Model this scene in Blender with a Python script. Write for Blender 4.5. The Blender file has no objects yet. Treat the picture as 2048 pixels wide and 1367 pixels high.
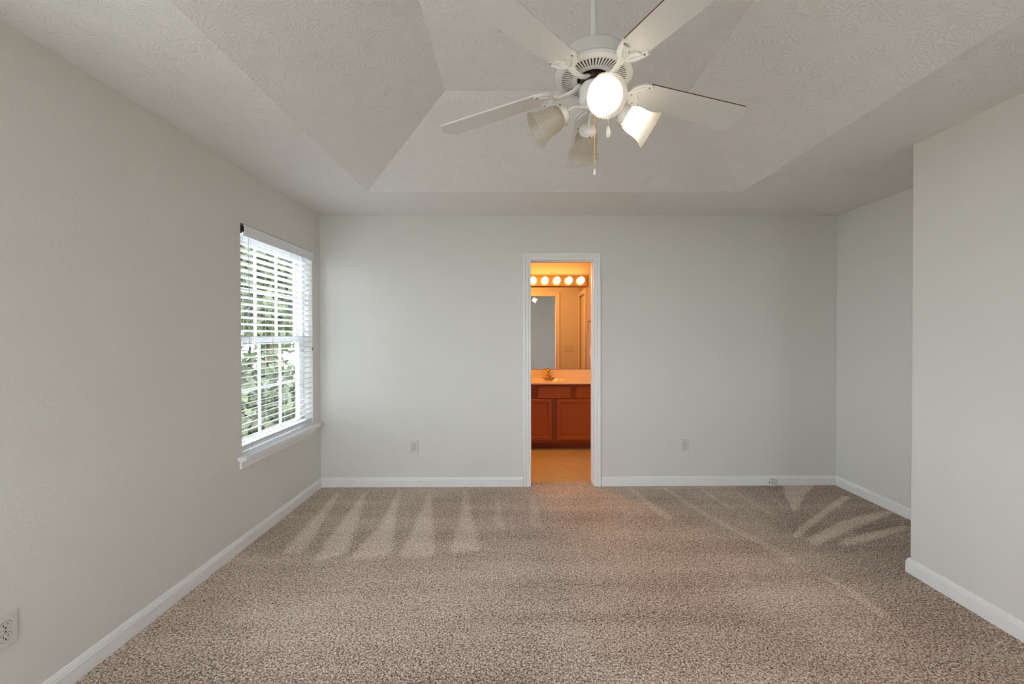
import bpy, bmesh, math, random
import numpy as np
from mathutils import Vector, Matrix
R = math.radians
random.seed(7)
S = bpy.context.scene
COL = S.collection

# ------------------------------------------------------------------ camera
cam_d = bpy.data.cameras.new('camera'); cam = bpy.data.objects.new('camera', cam_d); COL.objects.link(cam)
cam_d.sensor_fit = 'HORIZONTAL'; cam_d.sensor_width = 36.0
cam_d.lens = 801.46 * 36.0 / 2048.0
cam_d.shift_x = -10.96 / 2048.0
cam_d.shift_y = -7.28 / 2048.0
cam_d.clip_start = 0.02
YAW, PIT, ROL = 0.0073, -0.0086, -0.0017
rx0 = Vector((math.cos(YAW), -math.sin(YAW), 0)); f0 = Vector((math.sin(YAW), math.cos(YAW), 0)); zz = Vector((0, 0, 1))
fw = f0 * math.cos(PIT) + zz * math.sin(PIT); up0 = zz * math.cos(PIT) - f0 * math.sin(PIT)
rt = rx0 * math.cos(ROL) + up0 * math.sin(ROL); up = up0 * math.cos(ROL) - rx0 * math.sin(ROL)
m3 = Matrix((rt, up, -fw)).transposed()
cam.matrix_world = Matrix.Translation((1.7456, -3.6109, 1.3663)) @ m3.to_4x4()
S.camera = cam

# ------------------------------------------------------------------ world, exposure
SKY = 9.0            # overcast sky radiance
FAN_BULB = 20.0      # lit bulbs of the ceiling fan
VANITY_BULB = 38.0
BATH_FILL_DOME = 74.0      # unseen bathroom ceiling light added as fill
#  # bulbs over the bathroom mirror
S.view_settings.view_transform = 'Standard'; S.view_settings.look = 'None'
S.view_settings.exposure = 0.17; S.view_settings.gamma = 1.0; S.view_settings.use_curve_mapping = False
w = bpy.data.worlds.new('overcast_sky'); S.world = w; w.use_nodes = True
nt = w.node_tree; nt.nodes.clear()
wo = nt.nodes.new('ShaderNodeOutputWorld'); bg = nt.nodes.new('ShaderNodeBackground')
bg.inputs['Color'].default_value = (0.905, 0.955, 1.06, 1); bg.inputs['Strength'].default_value = SKY
nt.links.new(bg.outputs[0], wo.inputs[0])
S.cycles.max_bounces = 14; S.cycles.diffuse_bounces = 8; S.cycles.glossy_bounces = 6
S.cycles.transmission_bounces = 8; S.cycles.transparent_max_bounces = 16
S.cycles.sample_clamp_indirect = 6.0; S.cycles.caustics_reflective = False; S.cycles.caustics_refractive = False
S.cycles.use_denoising = True

# ------------------------------------------------------------------ room dimensions (metres)
H = 2.44                      # flat ceiling height
XA = 4.666                    # alcove side wall
XR = 4.011                    # right wall
YC = -1.339                   # corner where the right wall begins
YF = -4.22                    # wall behind the camera
DX0, DX1, DZ = 1.886, 2.4626, 2.042       # bathroom doorway
WY0, WY1, WZ0, WZ1 = -1.04, -0.135, 0.597, 2.085   # window opening
TW = 0.115                    # partition thickness
BY = 1.72                     # bathroom mirror wall
BX0, BX1 = 0.9, 2.86          # bathroom side walls

# ------------------------------------------------------------------ materials
def new_mat(name):
    m = bpy.data.materials.new(name); m.use_nodes = True
    return m, m.node_tree, m.node_tree.nodes['Principled BSDF']
def N(t, k, **kw):
    n = t.nodes.new(k)
    for a, b in kw.items(): setattr(n, a, b)
    return n
def plain(name, col, rough=0.5, metal=0.0, spec=0.5, noise=0.0, nscale=60.0, bump=0.0, coat=0.0):
    m, t, b = new_mat(name)
    b.inputs['Base Color'].default_value = (*col, 1); b.inputs['Roughness'].default_value = rough
    b.inputs['Metallic'].default_value = metal; b.inputs['Specular IOR Level'].default_value = spec
    b.inputs['Coat Weight'].default_value = coat
    if noise or bump:
        tc = N(t, 'ShaderNodeTexCoord'); nz = N(t, 'ShaderNodeTexNoise'); nz.inputs['Scale'].default_value = nscale
        nz.inputs['Detail'].default_value = 3.0
        t.links.new(tc.outputs['Object'], nz.inputs['Vector'])
        if noise:
            mx = N(t, 'ShaderNodeMix', data_type='RGBA')
            mx.inputs[6].default_value = (*[c * (1 - noise) for c in col], 1); mx.inputs[7].default_value = (*[min(1, c * (1 + noise)) for c in col], 1)
            t.links.new(nz.outputs['Fac'], mx.inputs[0]); t.links.new(mx.outputs[2], b.inputs['Base Color'])
        if bump:
            bp = N(t, 'ShaderNodeBump'); bp.inputs['Strength'].default_value = bump; bp.inputs['Distance'].default_value = 0.002
            t.links.new(nz.outputs['Fac'], bp.inputs['Height']); t.links.new(bp.outputs[0], b.inputs['Normal'])
    return m

def wall_paint(name, col, rough=0.62):
    """orange-peel drywall"""
    m, t, b = new_mat(name)
    b.inputs['Base Color'].default_value = (*col, 1); b.inputs['Roughness'].default_value = rough
    b.inputs['Specular IOR Level'].default_value = 0.3
    g = N(t, 'ShaderNodeNewGeometry')
    n1 = N(t, 'ShaderNodeTexNoise'); n1.inputs['Scale'].default_value = 60; n1.inputs['Detail'].default_value = 2.5
    n2 = N(t, 'ShaderNodeTexNoise'); n2.inputs['Scale'].default_value = 170; n2.inputs['Detail'].default_value = 2
    t.links.new(g.outputs['Position'], n1.inputs['Vector']); t.links.new(g.outputs['Position'], n2.inputs['Vector'])
    a = N(t, 'ShaderNodeMath', operation='MULTIPLY_ADD'); a.inputs[1].default_value = 0.45
    t.links.new(n2.outputs['Fac'], a.inputs[0]); t.links.new(n1.outputs['Fac'], a.inputs[2])
    bp = N(t, 'ShaderNodeBump'); bp.inputs['Strength'].default_value = 0.30; bp.inputs['Distance'].default_value = 0.0035
    t.links.new(a.outputs[0], bp.inputs['Height']); t.links.new(bp.outputs[0], b.inputs['Normal'])
    return m

def ceiling_paint(name, col):
    """stomp-brush drywall texture: fans of short raised strokes"""
    m, t, b = new_mat(name)
    b.inputs['Base Color'].default_value = (*col, 1); b.inputs['Roughness'].default_value = 0.75
    b.inputs['Specular IOR Level'].default_value = 0.25
    L = t.links.new
    g = N(t, 'ShaderNodeNewGeometry')
    def layer(scale, off, strokes):
        ad = N(t, 'ShaderNodeVectorMath', operation='ADD'); ad.inputs[1].default_value = off
        L(g.outputs['Position'], ad.inputs[0])
        fl = N(t, 'ShaderNodeVectorMath', operation='MULTIPLY'); fl.inputs[1].default_value = (1, 1, 0)
        L(ad.outputs[0], fl.inputs[0])
        v = N(t, 'ShaderNodeTexVoronoi', feature='F1'); v.inputs['Scale'].default_value = scale; v.inputs['Randomness'].default_value = 1.0
        L(fl.outputs[0], v.inputs['Vector'])
        sb = N(t, 'ShaderNodeVectorMath', operation='SUBTRACT'); L(fl.outputs[0], sb.inputs[0]); L(v.outputs['Position'], sb.inputs[1])
        sp = N(t, 'ShaderNodeSeparateXYZ'); L(sb.outputs[0], sp.inputs[0])
        at = N(t, 'ShaderNodeMath', operation='ARCTAN2'); L(sp.outputs[1], at.inputs[0]); L(sp.outputs[0], at.inputs[1])
        nz = N(t, 'ShaderNodeTexNoise'); nz.inputs['Scale'].default_value = 45; nz.inputs['Detail'].default_value = 3
        L(ad.outputs[0], nz.inputs['Vector'])
        ph = N(t, 'ShaderNodeMath', operation='MULTIPLY_ADD'); ph.inputs[1].default_value = 11.0
        mu = N(t, 'ShaderNodeMath', operation='MULTIPLY'); mu.inputs[1].default_value = strokes
        L(at.outputs[0], mu.inputs[0]); L(nz.outputs['Fac'], ph.inputs[0]); L(mu.outputs[0], ph.inputs[2])
        sn = N(t, 'ShaderNodeMath', operation='SINE'); L(ph.outputs[0], sn.inputs[0])
        rp = N(t, 'ShaderNodeMapRange'); rp.inputs[1].default_value = 0.35; rp.inputs[2].default_value = 1.0
        L(sn.outputs[0], rp.inputs[0])
        nm = N(t, 'ShaderNodeTexNoise'); nm.inputs['Scale'].default_value = 11; nm.inputs['Detail'].default_value = 2
        L(ad.outputs[0], nm.inputs['Vector'])
        mk = N(t, 'ShaderNodeMapRange'); mk.inputs[1].default_value = 0.38; mk.inputs[2].default_value = 0.58
        L(nm.outputs['Fac'], mk.inputs[0])
        dm = N(t, 'ShaderNodeMapRange'); dm.inputs[1].default_value = 0.10; dm.inputs[2].default_value = 0.35
        L(v.outputs['Distance'], dm.inputs[0])
        x1 = N(t, 'ShaderNodeMath', operation='MULTIPLY'); L(rp.outputs[0], x1.inputs[0]); L(mk.outputs[0], x1.inputs[1])
        x2 = N(t, 'ShaderNodeMath', operation='MULTIPLY'); L(x1.outputs[0], x2.inputs[0]); L(dm.outputs[0], x2.inputs[1])
        return x2
    a = layer(8.5, (0, 0, 0), 18.0); c = layer(10.5, (3.3, 1.7, 0.0), 15.0)
    s1 = N(t, 'ShaderNodeMath', operation='ADD'); L(a.outputs[0], s1.inputs[0]); L(c.outputs[0], s1.inputs[1])
    fn = N(t, 'ShaderNodeTexNoise'); fn.inputs['Scale'].default_value = 120; fn.inputs['Detail'].default_value = 3
    L(g.outputs['Position'], fn.inputs['Vector'])
    s2 = N(t, 'ShaderNodeMath', operation='MULTIPLY_ADD'); s2.inputs[1].default_value = 0.5
    L(fn.outputs['Fac'], s2.inputs[0]); L(s1.outputs[0], s2.inputs[2])
    bp = N(t, 'ShaderNodeBump'); bp.inputs['Strength'].default_value = 0.42; bp.inputs['Distance'].default_value = 0.004
    L(s2.outputs[0], bp.inputs['Height']); L(bp.outputs[0], b.inputs['Normal'])
    return m

def carpet_mat(name):
    m, t, b = new_mat(name); L = t.links.new
    b.inputs['Roughness'].default_value = 0.95; b.inputs['Specular IOR Level'].default_value = 0.1
    b.inputs['Sheen Weight'].default_value = 0.15; b.inputs['Sheen Roughness'].default_value = 0.6
    g = N(t, 'ShaderNodeNewGeometry')
    n1 = N(t, 'ShaderNodeTexNoise'); n1.inputs['Scale'].default_value = 125; n1.inputs['Detail'].default_value = 4; n1.inputs['Roughness'].default_value = 0.75
    n1.inputs['Distortion'].default_value = 0.6
    n2 = N(t, 'ShaderNodeTexVoronoi'); n2.inputs['Scale'].default_value = 190
    n3 = N(t, 'ShaderNodeTexNoise'); n3.inputs['Scale'].default_value = 1.6; n3.inputs['Detail'].default_value = 4
    n4 = N(t, 'ShaderNodeTexNoise'); n4.inputs['Scale'].default_value = 2.2; n4.inputs['Detail'].default_value = 3
    for n in (n1, n2, n3): L(g.outputs['Position'], n.inputs['Vector'])
    st = N(t, 'ShaderNodeVectorMath', operation='MULTIPLY'); st.inputs[1].default_value = (0.22, 2.6, 1)
    L(g.outputs['Position'], st.inputs[0]); L(st.outputs[0], n4.inputs['Vector'])
    nap = N(t, 'ShaderNodeAttribute', attribute_name='nap')
    # speckle of light and dark tufts
    cr = N(t, 'ShaderNodeValToRGB'); e = cr.color_ramp.elements
    e[0].position = 0.365; e[0].color = (0.085, 0.052, 0.034, 1)
    e[1].position = 0.63; e[1].color = (0.93, 0.81, 0.70, 1)
    k = e.new(0.475); k.color = (0.46, 0.342, 0.262, 1)
    k = e.new(0.55); k.color = (0.76, 0.618, 0.515, 1)
    # nap direction, large mottling and broad sweeps shift the speckle towards light or dark tufts
    def madd(src, mul, add):
        q = N(t, 'ShaderNodeMath', operation='MULTIPLY_ADD'); q.inputs[1].default_value = mul
        L(src, q.inputs[0])
        if isinstance(add, float): q.inputs[2].default_value = add
        else: L(add, q.inputs[2])
        return q.outputs[0]
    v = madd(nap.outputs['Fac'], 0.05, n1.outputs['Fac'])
    v = madd(n3.outputs['Fac'], 0.10, v)
    v = madd(n4.outputs['Fac'], 0.10, v)
    v = madd(n2.outputs['Distance'], -0.14, v)
    v = madd(v, 1.0, -0.035)
    L(v, cr.inputs[0]); L(cr.outputs[0], b.inputs['Base Color'])
    bp = N(t, 'ShaderNodeBump'); bp.inputs['Strength'].default_value = 0.55; bp.inputs['Distance'].default_value = 0.007
    h = madd(n2.outputs['Distance'], -0.5, n1.outputs['Fac'])
    L(h, bp.inputs['Height']); L(bp.outputs[0], b.inputs['Normal'])
    return m

def wood(name, c0, c1, scale=4.0, rough=0.4):
    m, t, b = new_mat(name); L = t.links.new
    tc = N(t, 'ShaderNodeTexCoord'); mp = N(t, 'ShaderNodeMapping'); mp.inputs['Scale'].default_value = (6, 6, 1)
    nz = N(t, 'ShaderNodeTexNoise'); nz.inputs['Scale'].default_value = scale; nz.inputs['Detail'].default_value = 6; nz.inputs['Distortion'].default_value = 1.2
    L(tc.outputs['Object'], mp.inputs[0]); L(mp.outputs[0], nz.inputs['Vector'])
    mx = N(t, 'ShaderNodeMix', data_type='RGBA'); mx.inputs[6].default_value = (*c0, 1); mx.inputs[7].default_value = (*c1, 1)
    L(nz.outputs['Fac'], mx.inputs[0]); L(mx.outputs[2], b.inputs['Base Color']); b.inputs['Roughness'].default_value = rough
    return m

def tile_mat(name):
    """sheet vinyl printed with diagonal tiles"""
    m, t, b = new_mat(name); L = t.links.new
    g = N(t, 'ShaderNodeNewGeometry'); mp = N(t, 'ShaderNodeMapping'); mp.inputs['Rotation'].default_value = (0, 0, R(45))
    br = N(t, 'ShaderNodeTexBrick', offset=0.0); br.inputs['Scale'].default_value = 1.0
    br.inputs['Brick Width'].default_value = 0.30; br.inputs['Row Height'].default_value = 0.30; br.inputs['Mortar Size'].default_value = 0.004
    br.inputs['Color1'].default_value = (0.70, 0.55, 0.30, 1); br.inputs['Color2'].default_value = (0.66, 0.51, 0.27, 1); br.inputs['Mortar'].default_value = (0.78, 0.64, 0.38, 1)
    L(g.outputs['Position'], mp.inputs[0]); L(mp.outputs[0], br.inputs['Vector'])
    nz = N(t, 'ShaderNodeTexNoise'); nz.inputs['Scale'].default_value = 9; nz.inputs['Detail'].default_value = 5; L(g.outputs['Position'], nz.inputs['Vector'])
    mx = N(t, 'ShaderNodeMix', data_type='RGBA', blend_type='MULTIPLY'); mx.inputs[0].default_value = 0.35
    L(br.outputs['Color'], mx.inputs[6]); L(nz.outputs['Color'], mx.inputs[7]); L(mx.outputs[2], b.inputs['Base Color'])
    b.inputs['Roughness'].default_value = 0.35
    return m

def emitter(name, col, strength):
    m = bpy.data.materials.new(name); m.use_nodes = True; t = m.node_tree; t.nodes.clear()
    o = N(t, 'ShaderNodeOutputMaterial'); e = N(t, 'ShaderNodeEmission'); e.inputs[0].default_value = (*col, 1); e.inputs[1].default_value = strength
    t.links.new(e.outputs[0], o.inputs[0]); return m

def frosted(name, col):
    """ribbed translucent lamp glass"""
    m = bpy.data.materials.new(name); m.use_nodes = True; t = m.node_tree; t.nodes.clear(); L = t.links.new
    o = N(t, 'ShaderNodeOutputMaterial')
    d = N(t, 'ShaderNodeBsdfDiffuse'); d.inputs[0].default_value = (*col, 1)
    tr = N(t, 'ShaderNodeBsdfTranslucent'); tr.inputs[0].default_value = (*col, 1)
    tp = N(t, 'ShaderNodeBsdfTransparent'); tp.inputs[0].default_value = (*col, 1)
    gl = N(t, 'ShaderNodeBsdfGlossy'); gl.inputs['Roughness'].default_value = 0.15
    a = N(t, 'ShaderNodeMixShader'); a.inputs[0].default_value = 0.78; L(d.outputs[0], a.inputs[1]); L(tr.outputs[0], a.inputs[2])
    b = N(t, 'ShaderNodeMixShader'); b.inputs[0].default_value = 0.26; L(a.outputs[0], b.inputs[1]); L(tp.outputs[0], b.inputs[2])
    c = N(t, 'ShaderNodeMixShader'); c.inputs[0].default_value = 0.05; L(b.outputs[0], c.inputs[1]); L(gl.outputs[0], c.inputs[2])
    L(c.outputs[0], o.inputs[0]); return m

def glass(name):
    """thin window pane"""
    m = bpy.data.materials.new(name); m.use_nodes = True; t = m.node_tree; t.nodes.clear(); L = t.links.new
    o = N(t, 'ShaderNodeOutputMaterial'); tp = N(t, 'ShaderNodeBsdfTransparent'); gl = N(t, 'ShaderNodeBsdfGlossy'); gl.inputs['Roughness'].default_value = 0.0
    tp.inputs[0].default_value = (0.93, 0.95, 0.94, 1)
    x = N(t, 'ShaderNodeMixShader'); x.inputs[0].default_value = 0.05; L(tp.outputs[0], x.inputs[1]); L(gl.outputs[0], x.inputs[2]); L(x.outputs[0], o.inputs[0])
    return m

M = {}
M['wall'] = wall_paint('wall_paint_grey_beige', (0.72, 0.708, 0.668))
M['bath_wall'] = wall_paint('bathroom_wall_paint', (0.52, 0.385, 0.19))
M['ceil'] = ceiling_paint('ceiling_stomp_texture', (0.79, 0.775, 0.76))
M['trim'] = plain('trim_paint_white', (0.83, 0.83, 0.82), 0.35, noise=0.03, nscale=20)
M['carpet'] = carpet_mat('beige_carpet')
M['vinyl_white'] = plain('white_vinyl', (0.82, 0.83, 0.84), 0.4, noise=0.02, nscale=30)
M['slat'] = plain('blind_slat_white', (0.84, 0.85, 0.87), 0.38, noise=0.02, nscale=25)
M['bracket'] = plain('blind_bracket_dark_metal', (0.05, 0.045, 0.04), 0.5, metal=0.4, noise=0.1)
M['cord'] = plain('blind_cord', (0.55, 0.55, 0.56), 0.8, noise=0.1, nscale=200)
M['tassel'] = plain('tassel_taupe', (0.22, 0.18, 0.155), 0.5, noise=0.1, nscale=100)
M['glass'] = glass('window_glass')
M['fan_white'] = plain('fan_white_enamel', (0.78, 0.78, 0.76), 0.28, noise=0.02, nscale=20, coat=0.2)
M['blade'] = plain('fan_blade_white', (0.74, 0.73, 0.71), 0.36, noise=0.02, nscale=15)
M['blade_edge'] = wood('fan_blade_wood_edge', (0.10, 0.035, 0.012), (0.20, 0.08, 0.03))
M['dark'] = plain('fan_motor_dark', (0.012, 0.008, 0.006), 0.6, noise=0.2)
M['bronze'] = plain('fan_rotor_bronze', (0.06, 0.032, 0.022), 0.45, metal=0.6, noise=0.3, nscale=40)
M['brass'] = plain('brass', (0.62, 0.42, 0.14), 0.22, metal=1.0, noise=0.08, nscale=80)
M['polished_brass'] = plain('polished_brass_plate', (0.85, 0.56, 0.24), 0.22, metal=1.0, noise=0.04, nscale=10)
M['screw'] = plain('screw_steel', (0.16, 0.15, 0.14), 0.4, metal=0.9, noise=0.1)
M['shade'] = frosted('frosted_ribbed_glass', (0.87, 0.83, 0.765))
M['bulb_lit'] = emitter('lit_bulb', (1.0, 0.95, 0.88), FAN_BULB)
M['bulb_off'] = plain('unlit_bulb_white', (0.75, 0.72, 0.66), 0.3, noise=0.03)
M['vanity_bulb'] = emitter('lit_globe_bulb', (1.0, 0.52, 0.25), VANITY_BULB)
M['dome'] = emitter('bathroom_fill_dome_glow', (1.0, 0.40, 0.075), BATH_FILL_DOME)
M['outlet'] = plain('outlet_plastic', (0.665, 0.65, 0.60), 0.35, noise=0.02)
M['slot'] = plain('outlet_slot_dark', (0.02, 0.017, 0.014), 0.6, noise=0.1)
M['cabinet'] = wood('cherry_stained_wood', (0.25, 0.055, 0.008), (0.38, 0.095, 0.016), 3.0, 0.35)
M['cabinet_frame'] = wood('cherry_frame_wood_shaded', (0.17, 0.026, 0.005), (0.26, 0.045, 0.009), 3.0, 0.35)  # frame wood darkened: shade and dirt around the doors put into its colour
M['counter'] = plain('cultured_marble', (0.84, 0.72, 0.56), 0.18, noise=0.04, nscale=5, coat=0.3)
M['mirror'] = plain('mirror_silver', (0.90, 0.90, 0.90), 0.0, metal=1.0, noise=0.005, nscale=1)
M['vinyl_floor'] = tile_mat('bathroom_sheet_vinyl')
M['leaf'] = plain('leaf_green', (0.07, 0.09, 0.035), 0.6, noise=0.5, nscale=3)
M['bark'] = plain('bark', (0.13, 0.10, 0.075), 0.9, noise=0.3, nscale=20)
M['lawn'] = plain('lawn', (0.36, 0.35, 0.30), 0.9, noise=0.4, nscale=4)
M['fence'] = plain('weathered_fence_boards', (0.22, 0.20, 0.18), 0.85, noise=0.25, nscale=6)

# ------------------------------------------------------------------ mesh helpers
class MB:
    def __init__(s): s.bm = bmesh.new()
    def quadmesh(s, verts, faces, mi=0):
        vs = [s.bm.verts.new(v) for v in verts]
        for f in faces:
            try:
                q = s.bm.faces.new([vs[i] for i in f]); q.material_index = mi
            except ValueError: pass
        return s
    def box(s, x0, x1, y0, y1, z0, z1, mi=0):
        return s.quadmesh([(x0,y0,z0),(x1,y0,z0),(x1,y1,z0),(x0,y1,z0),(x0,y0,z1),(x1,y0,z1),(x1,y1,z1),(x0,y1,z1)],
            [(3,2,1,0),(4,5,6,7),(0,1,5,4),(1,2,6,5),(2,3,7,6),(3,0,4,7)], mi)
    def prism(s, poly, vec, mi=0, mside=None):
        """planar polygon (3D points) extruded along vec"""
        n = len(poly); v = Vector(vec)
        vs = [tuple(Vector(p)) for p in poly] + [tuple(Vector(p) + v) for p in poly]
        s.quadmesh(vs, [tuple(range(n))[::-1], tuple(range(n, 2 * n))], mi)
        return s.quadmesh(vs, [(i, (i + 1) % n, n + (i + 1) % n, n + i) for i in range(n)], mi if mside is None else mside)
    def lathe(s, prof, org=(0,0,0), axis=(0,0,1), seg=32, mi=0, ribs=0, amp=0.0):
        a = Vector(axis).normalized(); o = Vector(org)
        u = a.orthogonal().normalized() if abs(a.z) < 0.999 else Vector((1,0,0)); v = a.cross(u)
        rings = []
        for (r, h) in prof:
            if r < 1e-6: rings.append([s.bm.verts.new(o + a * h)]); continue
            ring = []
            for i in range(seg):
                t = 2 * math.pi * i / seg
                rr = r * (1 + amp * math.cos(ribs * t)) if ribs else r
                ring.append(s.bm.verts.new(o + a * h + (u * math.cos(t) + v * math.sin(t)) * rr))
            rings.append(ring)
        for A, B in zip(rings[:-1], rings[1:]):
            for i in range(seg):
                j = (i + 1) % seg
                if len(A) == 1 and len(B) == 1: break
                try:
                    if len(A) == 1: f = s.bm.faces.new((A[0], B[j], B[i]))
                    elif len(B) == 1: f = s.bm.faces.new((A[i], A[j], B[0]))
                    else: f = s.bm.faces.new((A[i], A[j], B[j], B[i]))
                    f.material_index = mi
                except ValueError: pass
        return s
    def tube(s, pts, r, seg=10, mi=0):
        pts = [Vector(p) for p in pts]; n = len(pts); rs = r if isinstance(r, (list, tuple)) else [r] * n
        ref = None; rings = []
        for i, p in enumerate(pts):
            d = (pts[min(i + 1, n - 1)] - pts[max(i - 1, 0)]).normalized()
            if ref is None: ref = d.orthogonal().normalized()
            u = (ref - d * ref.dot(d)).normalized(); v = d.cross(u); ref = u
            rings.append([s.bm.verts.new(p + (u * math.cos(2*math.pi*k/seg) + v * math.sin(2*math.pi*k/seg)) * rs[i]) for k in range(seg)])
        for A, B in zip(rings[:-1], rings[1:]):
            for k in range(seg):
                j = (k + 1) % seg
                s.bm.faces.new((A[k], A[j], B[j], B[k])).material_index = mi
        s.bm.faces.new(rings[0][::-1]).material_index = mi; s.bm.faces.new(rings[-1]).material_index = mi
        return s
    def sphere(s, c, r, seg=16, rings=8, mi=0, sz=1.0):
        pr = [(max(0.0, r * math.sin(math.pi * i / rings)), -r * sz * math.cos(math.pi * i / rings)) for i in range(rings + 1)]
        pr[0] = (0, pr[0][1]); pr[-1] = (0, pr[-1][1])
        return s.lathe(pr, c, (0, 0, 1), seg, mi)
    def sweep(s, prof, path, outs, n, mi=0):
        """profile [(u outward, t protrusion)] along mitred path points with outward offset vectors"""
        nv = Vector(n); k = len(prof); rows = []
        for p, o in zip(path, outs):
            rows.append([s.bm.verts.new(Vector(p) + Vector(o) * a + nv * b) for (a, b) in prof])
        for A, B in zip(rows[:-1], rows[1:]):
            for i in range(k):
                j = (i + 1) % k
                s.bm.faces.new((A[i], A[j], B[j], B[i])).material_index = mi
        s.bm.faces.new(rows[0][::-1]); s.bm.faces.new(rows[-1])
        return s
    def build(s, name, mat, parent=None, bevel=0.0, smooth=False, seg=2):
        bmesh.ops.recalc_face_normals(s.bm, faces=s.bm.faces[:])
        me = bpy.data.meshes.new(name); s.bm.to_mesh(me); s.bm.free()
        for mm in (mat if isinstance(mat, (list, tuple)) else [mat]): me.materials.append(mm)
        o = bpy.data.objects.new(name, me); COL.objects.link(o)
        if parent is not None:
            o.parent = parent
            o.matrix_parent_inverse = world_of(parent).inverted()
        if smooth:
            me.polygons.foreach_set('use_smooth', [True] * len(me.polygons))
            me.set_sharp_from_angle(angle=R(38))
        if bevel:
            b = o.modifiers.new('edge_softening', 'BEVEL'); b.width = bevel; b.segments = seg; b.limit_method = 'ANGLE'; b.angle_limit = R(40)
        return o

def world_of(o):
    mw = Matrix.Identity(4); chain = []
    while o is not None: chain.append(o); o = o.parent
    for q in reversed(chain): mw = mw @ (q.matrix_parent_inverse if q.parent else Matrix.Identity(4)) @ q.matrix_basis
    return mw
def tag(o, label, cat, group=None, kind=None):
    o['label'] = label; o['category'] = cat
    if group: o['group'] = group
    if kind: o['kind'] = kind
    return o
def thing(name, label, cat, loc, group=None, kind=None):
    o = bpy.data.objects.new(name, None); COL.objects.link(o); o.location = loc; o.empty_display_size = 0.1
    return tag(o, label, cat, group, kind)
def dup(root, delta, label):
    r = root.copy(); COL.objects.link(r); r.location = Vector(root.location) + Vector(delta); r['label'] = label
    for ch in list(root.children):
        c = ch.copy(); COL.objects.link(c); c.parent = r
        for g in list(ch.children):
            d = g.copy(); COL.objects.link(d); d.parent = c
    return r
def struct(o, label, cat): return tag(o, label, cat, None, 'structure')

# ------------------------------------------------------------------ shell
# left wall with the visible window and an unseen one added for fill light
W2Y0, W2Y1 = -4.10, -2.55
mb = MB(); xs = (-0.14, 0.0)
for (a, b, c, d) in ((YF - 0.12, W2Y0, 0, 2.9), (W2Y0, W2Y1, 0, WZ0 - 0.012), (W2Y0, W2Y1, WZ1, 2.9), (W2Y1, WY0, 0, 2.9),
                     (WY0, WY1, 0, WZ0 - 0.012), (WY0, WY1, WZ1, 2.9), (WY1, 0.0, 0, 2.9)):
    mb.box(*xs, a, b, c, d)
struct(mb.build('wall_left', M['wall']), 'pale grey-beige wall on the left with the blind-covered window', 'wall')
mb = MB()
for (a, b, c, d) in ((-0.14, DX0 - 0.015, 0, 2.9), (DX0 - 0.015, DX1 + 0.015, DZ + 0.015, 2.9), (DX1 + 0.015, XA + 0.12, 0, 2.9)):
    mb.box(a, b, 0.0, TW, c, d)
struct(mb.build('wall_back', M['wall']), 'pale grey-beige end wall around the bathroom doorway', 'wall')
struct(MB().prism([(XR, YF, 0), (XR + 0.12, YF, 0), (XR + 0.12, YC - 0.12, 0), (XA + 0.12, YC - 0.12, 0), (XA + 0.12, YC, 0), (XR, YC, 0)], (0, 0, H)).build('wall_right', M['wall'], bevel=0.008),
       'pale wall jutting in at the right edge of the room with an outside corner', 'wall')
struct(MB().box(XA, XA + 0.12, YC, 0.0, 0, H).build('wall_alcove', M['wall']), 'short side wall of the recess beyond the right-hand corner', 'wall')
F1, F2 = (0.06, 1.35), (3.50, 3.88)     # unseen windows added behind the camera for fill daylight
mb = MB()
for (a, b, c, d) in ((0, F1[0], 0, 2.9), (F1[0], F1[1], 0, WZ0), (F1[0], F1[1], WZ1, 2.9), (F1[1], F2[0], 0, 2.9), (F2[0], F2[1], 0, WZ0), (F2[0], F2[1], WZ1, 2.9), (F2[1], XR + 0.12, 0, 2.9)):
    mb.box(a, b, YF - 0.12, YF, c, d)
struct(mb.build('wall_front', M['wall']), 'plain wall reflected through the doorway in the bathroom mirror', 'wall')

# tray ceiling
TX0, TX1, TY1, TY0 = 0.641, 3.460, -0.585, -3.634
IX0, IX1, IY1, IY0, IZ = 1.352, 2.749, -1.313, -2.906, 2.757
mb = MB()
P = [(-0.13, YF - 0.1, H), (XA + 0.1, YF - 0.1, H), (XA + 0.1, 0.11, H), (-0.13, 0.11, H),
     (TX0, TY0, H), (TX1, TY0, H), (TX1, TY1, H), (TX0, TY1, H),
     (IX0, IY0, IZ), (IX1, IY0, IZ), (IX1, IY1, IZ), (IX0, IY1, IZ)]
mb.quadmesh(P, [(0,1,5,4),(1,2,6,5),(2,3,7,6),(3,0,4,7),(4,5,9,8),(5,6,10,9),(6,7,11,10),(7,4,8,11),(8,9,10,11)])
# upper skin so that the ceiling is a solid slab
P2 = [(x, y, 2.92) for (x, y) in ((-0.13, YF - 0.1), (XA + 0.1, YF - 0.1), (XA + 0.1, 0.11), (-0.13, 0.11))]
mb.quadmesh(P[:4] + P2, [(4,5,6,7),(0,1,5,4),(1,2,6,5),(2,3,7,6),(3,0,4,7)])
bmesh.ops.remove_doubles(mb.bm, verts=mb.bm.verts[:], dist=1e-5)
struct(mb.build('ceiling', M['ceil']), 'textured tray ceiling with sloped sides above the bedroom', 'ceiling')

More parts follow.
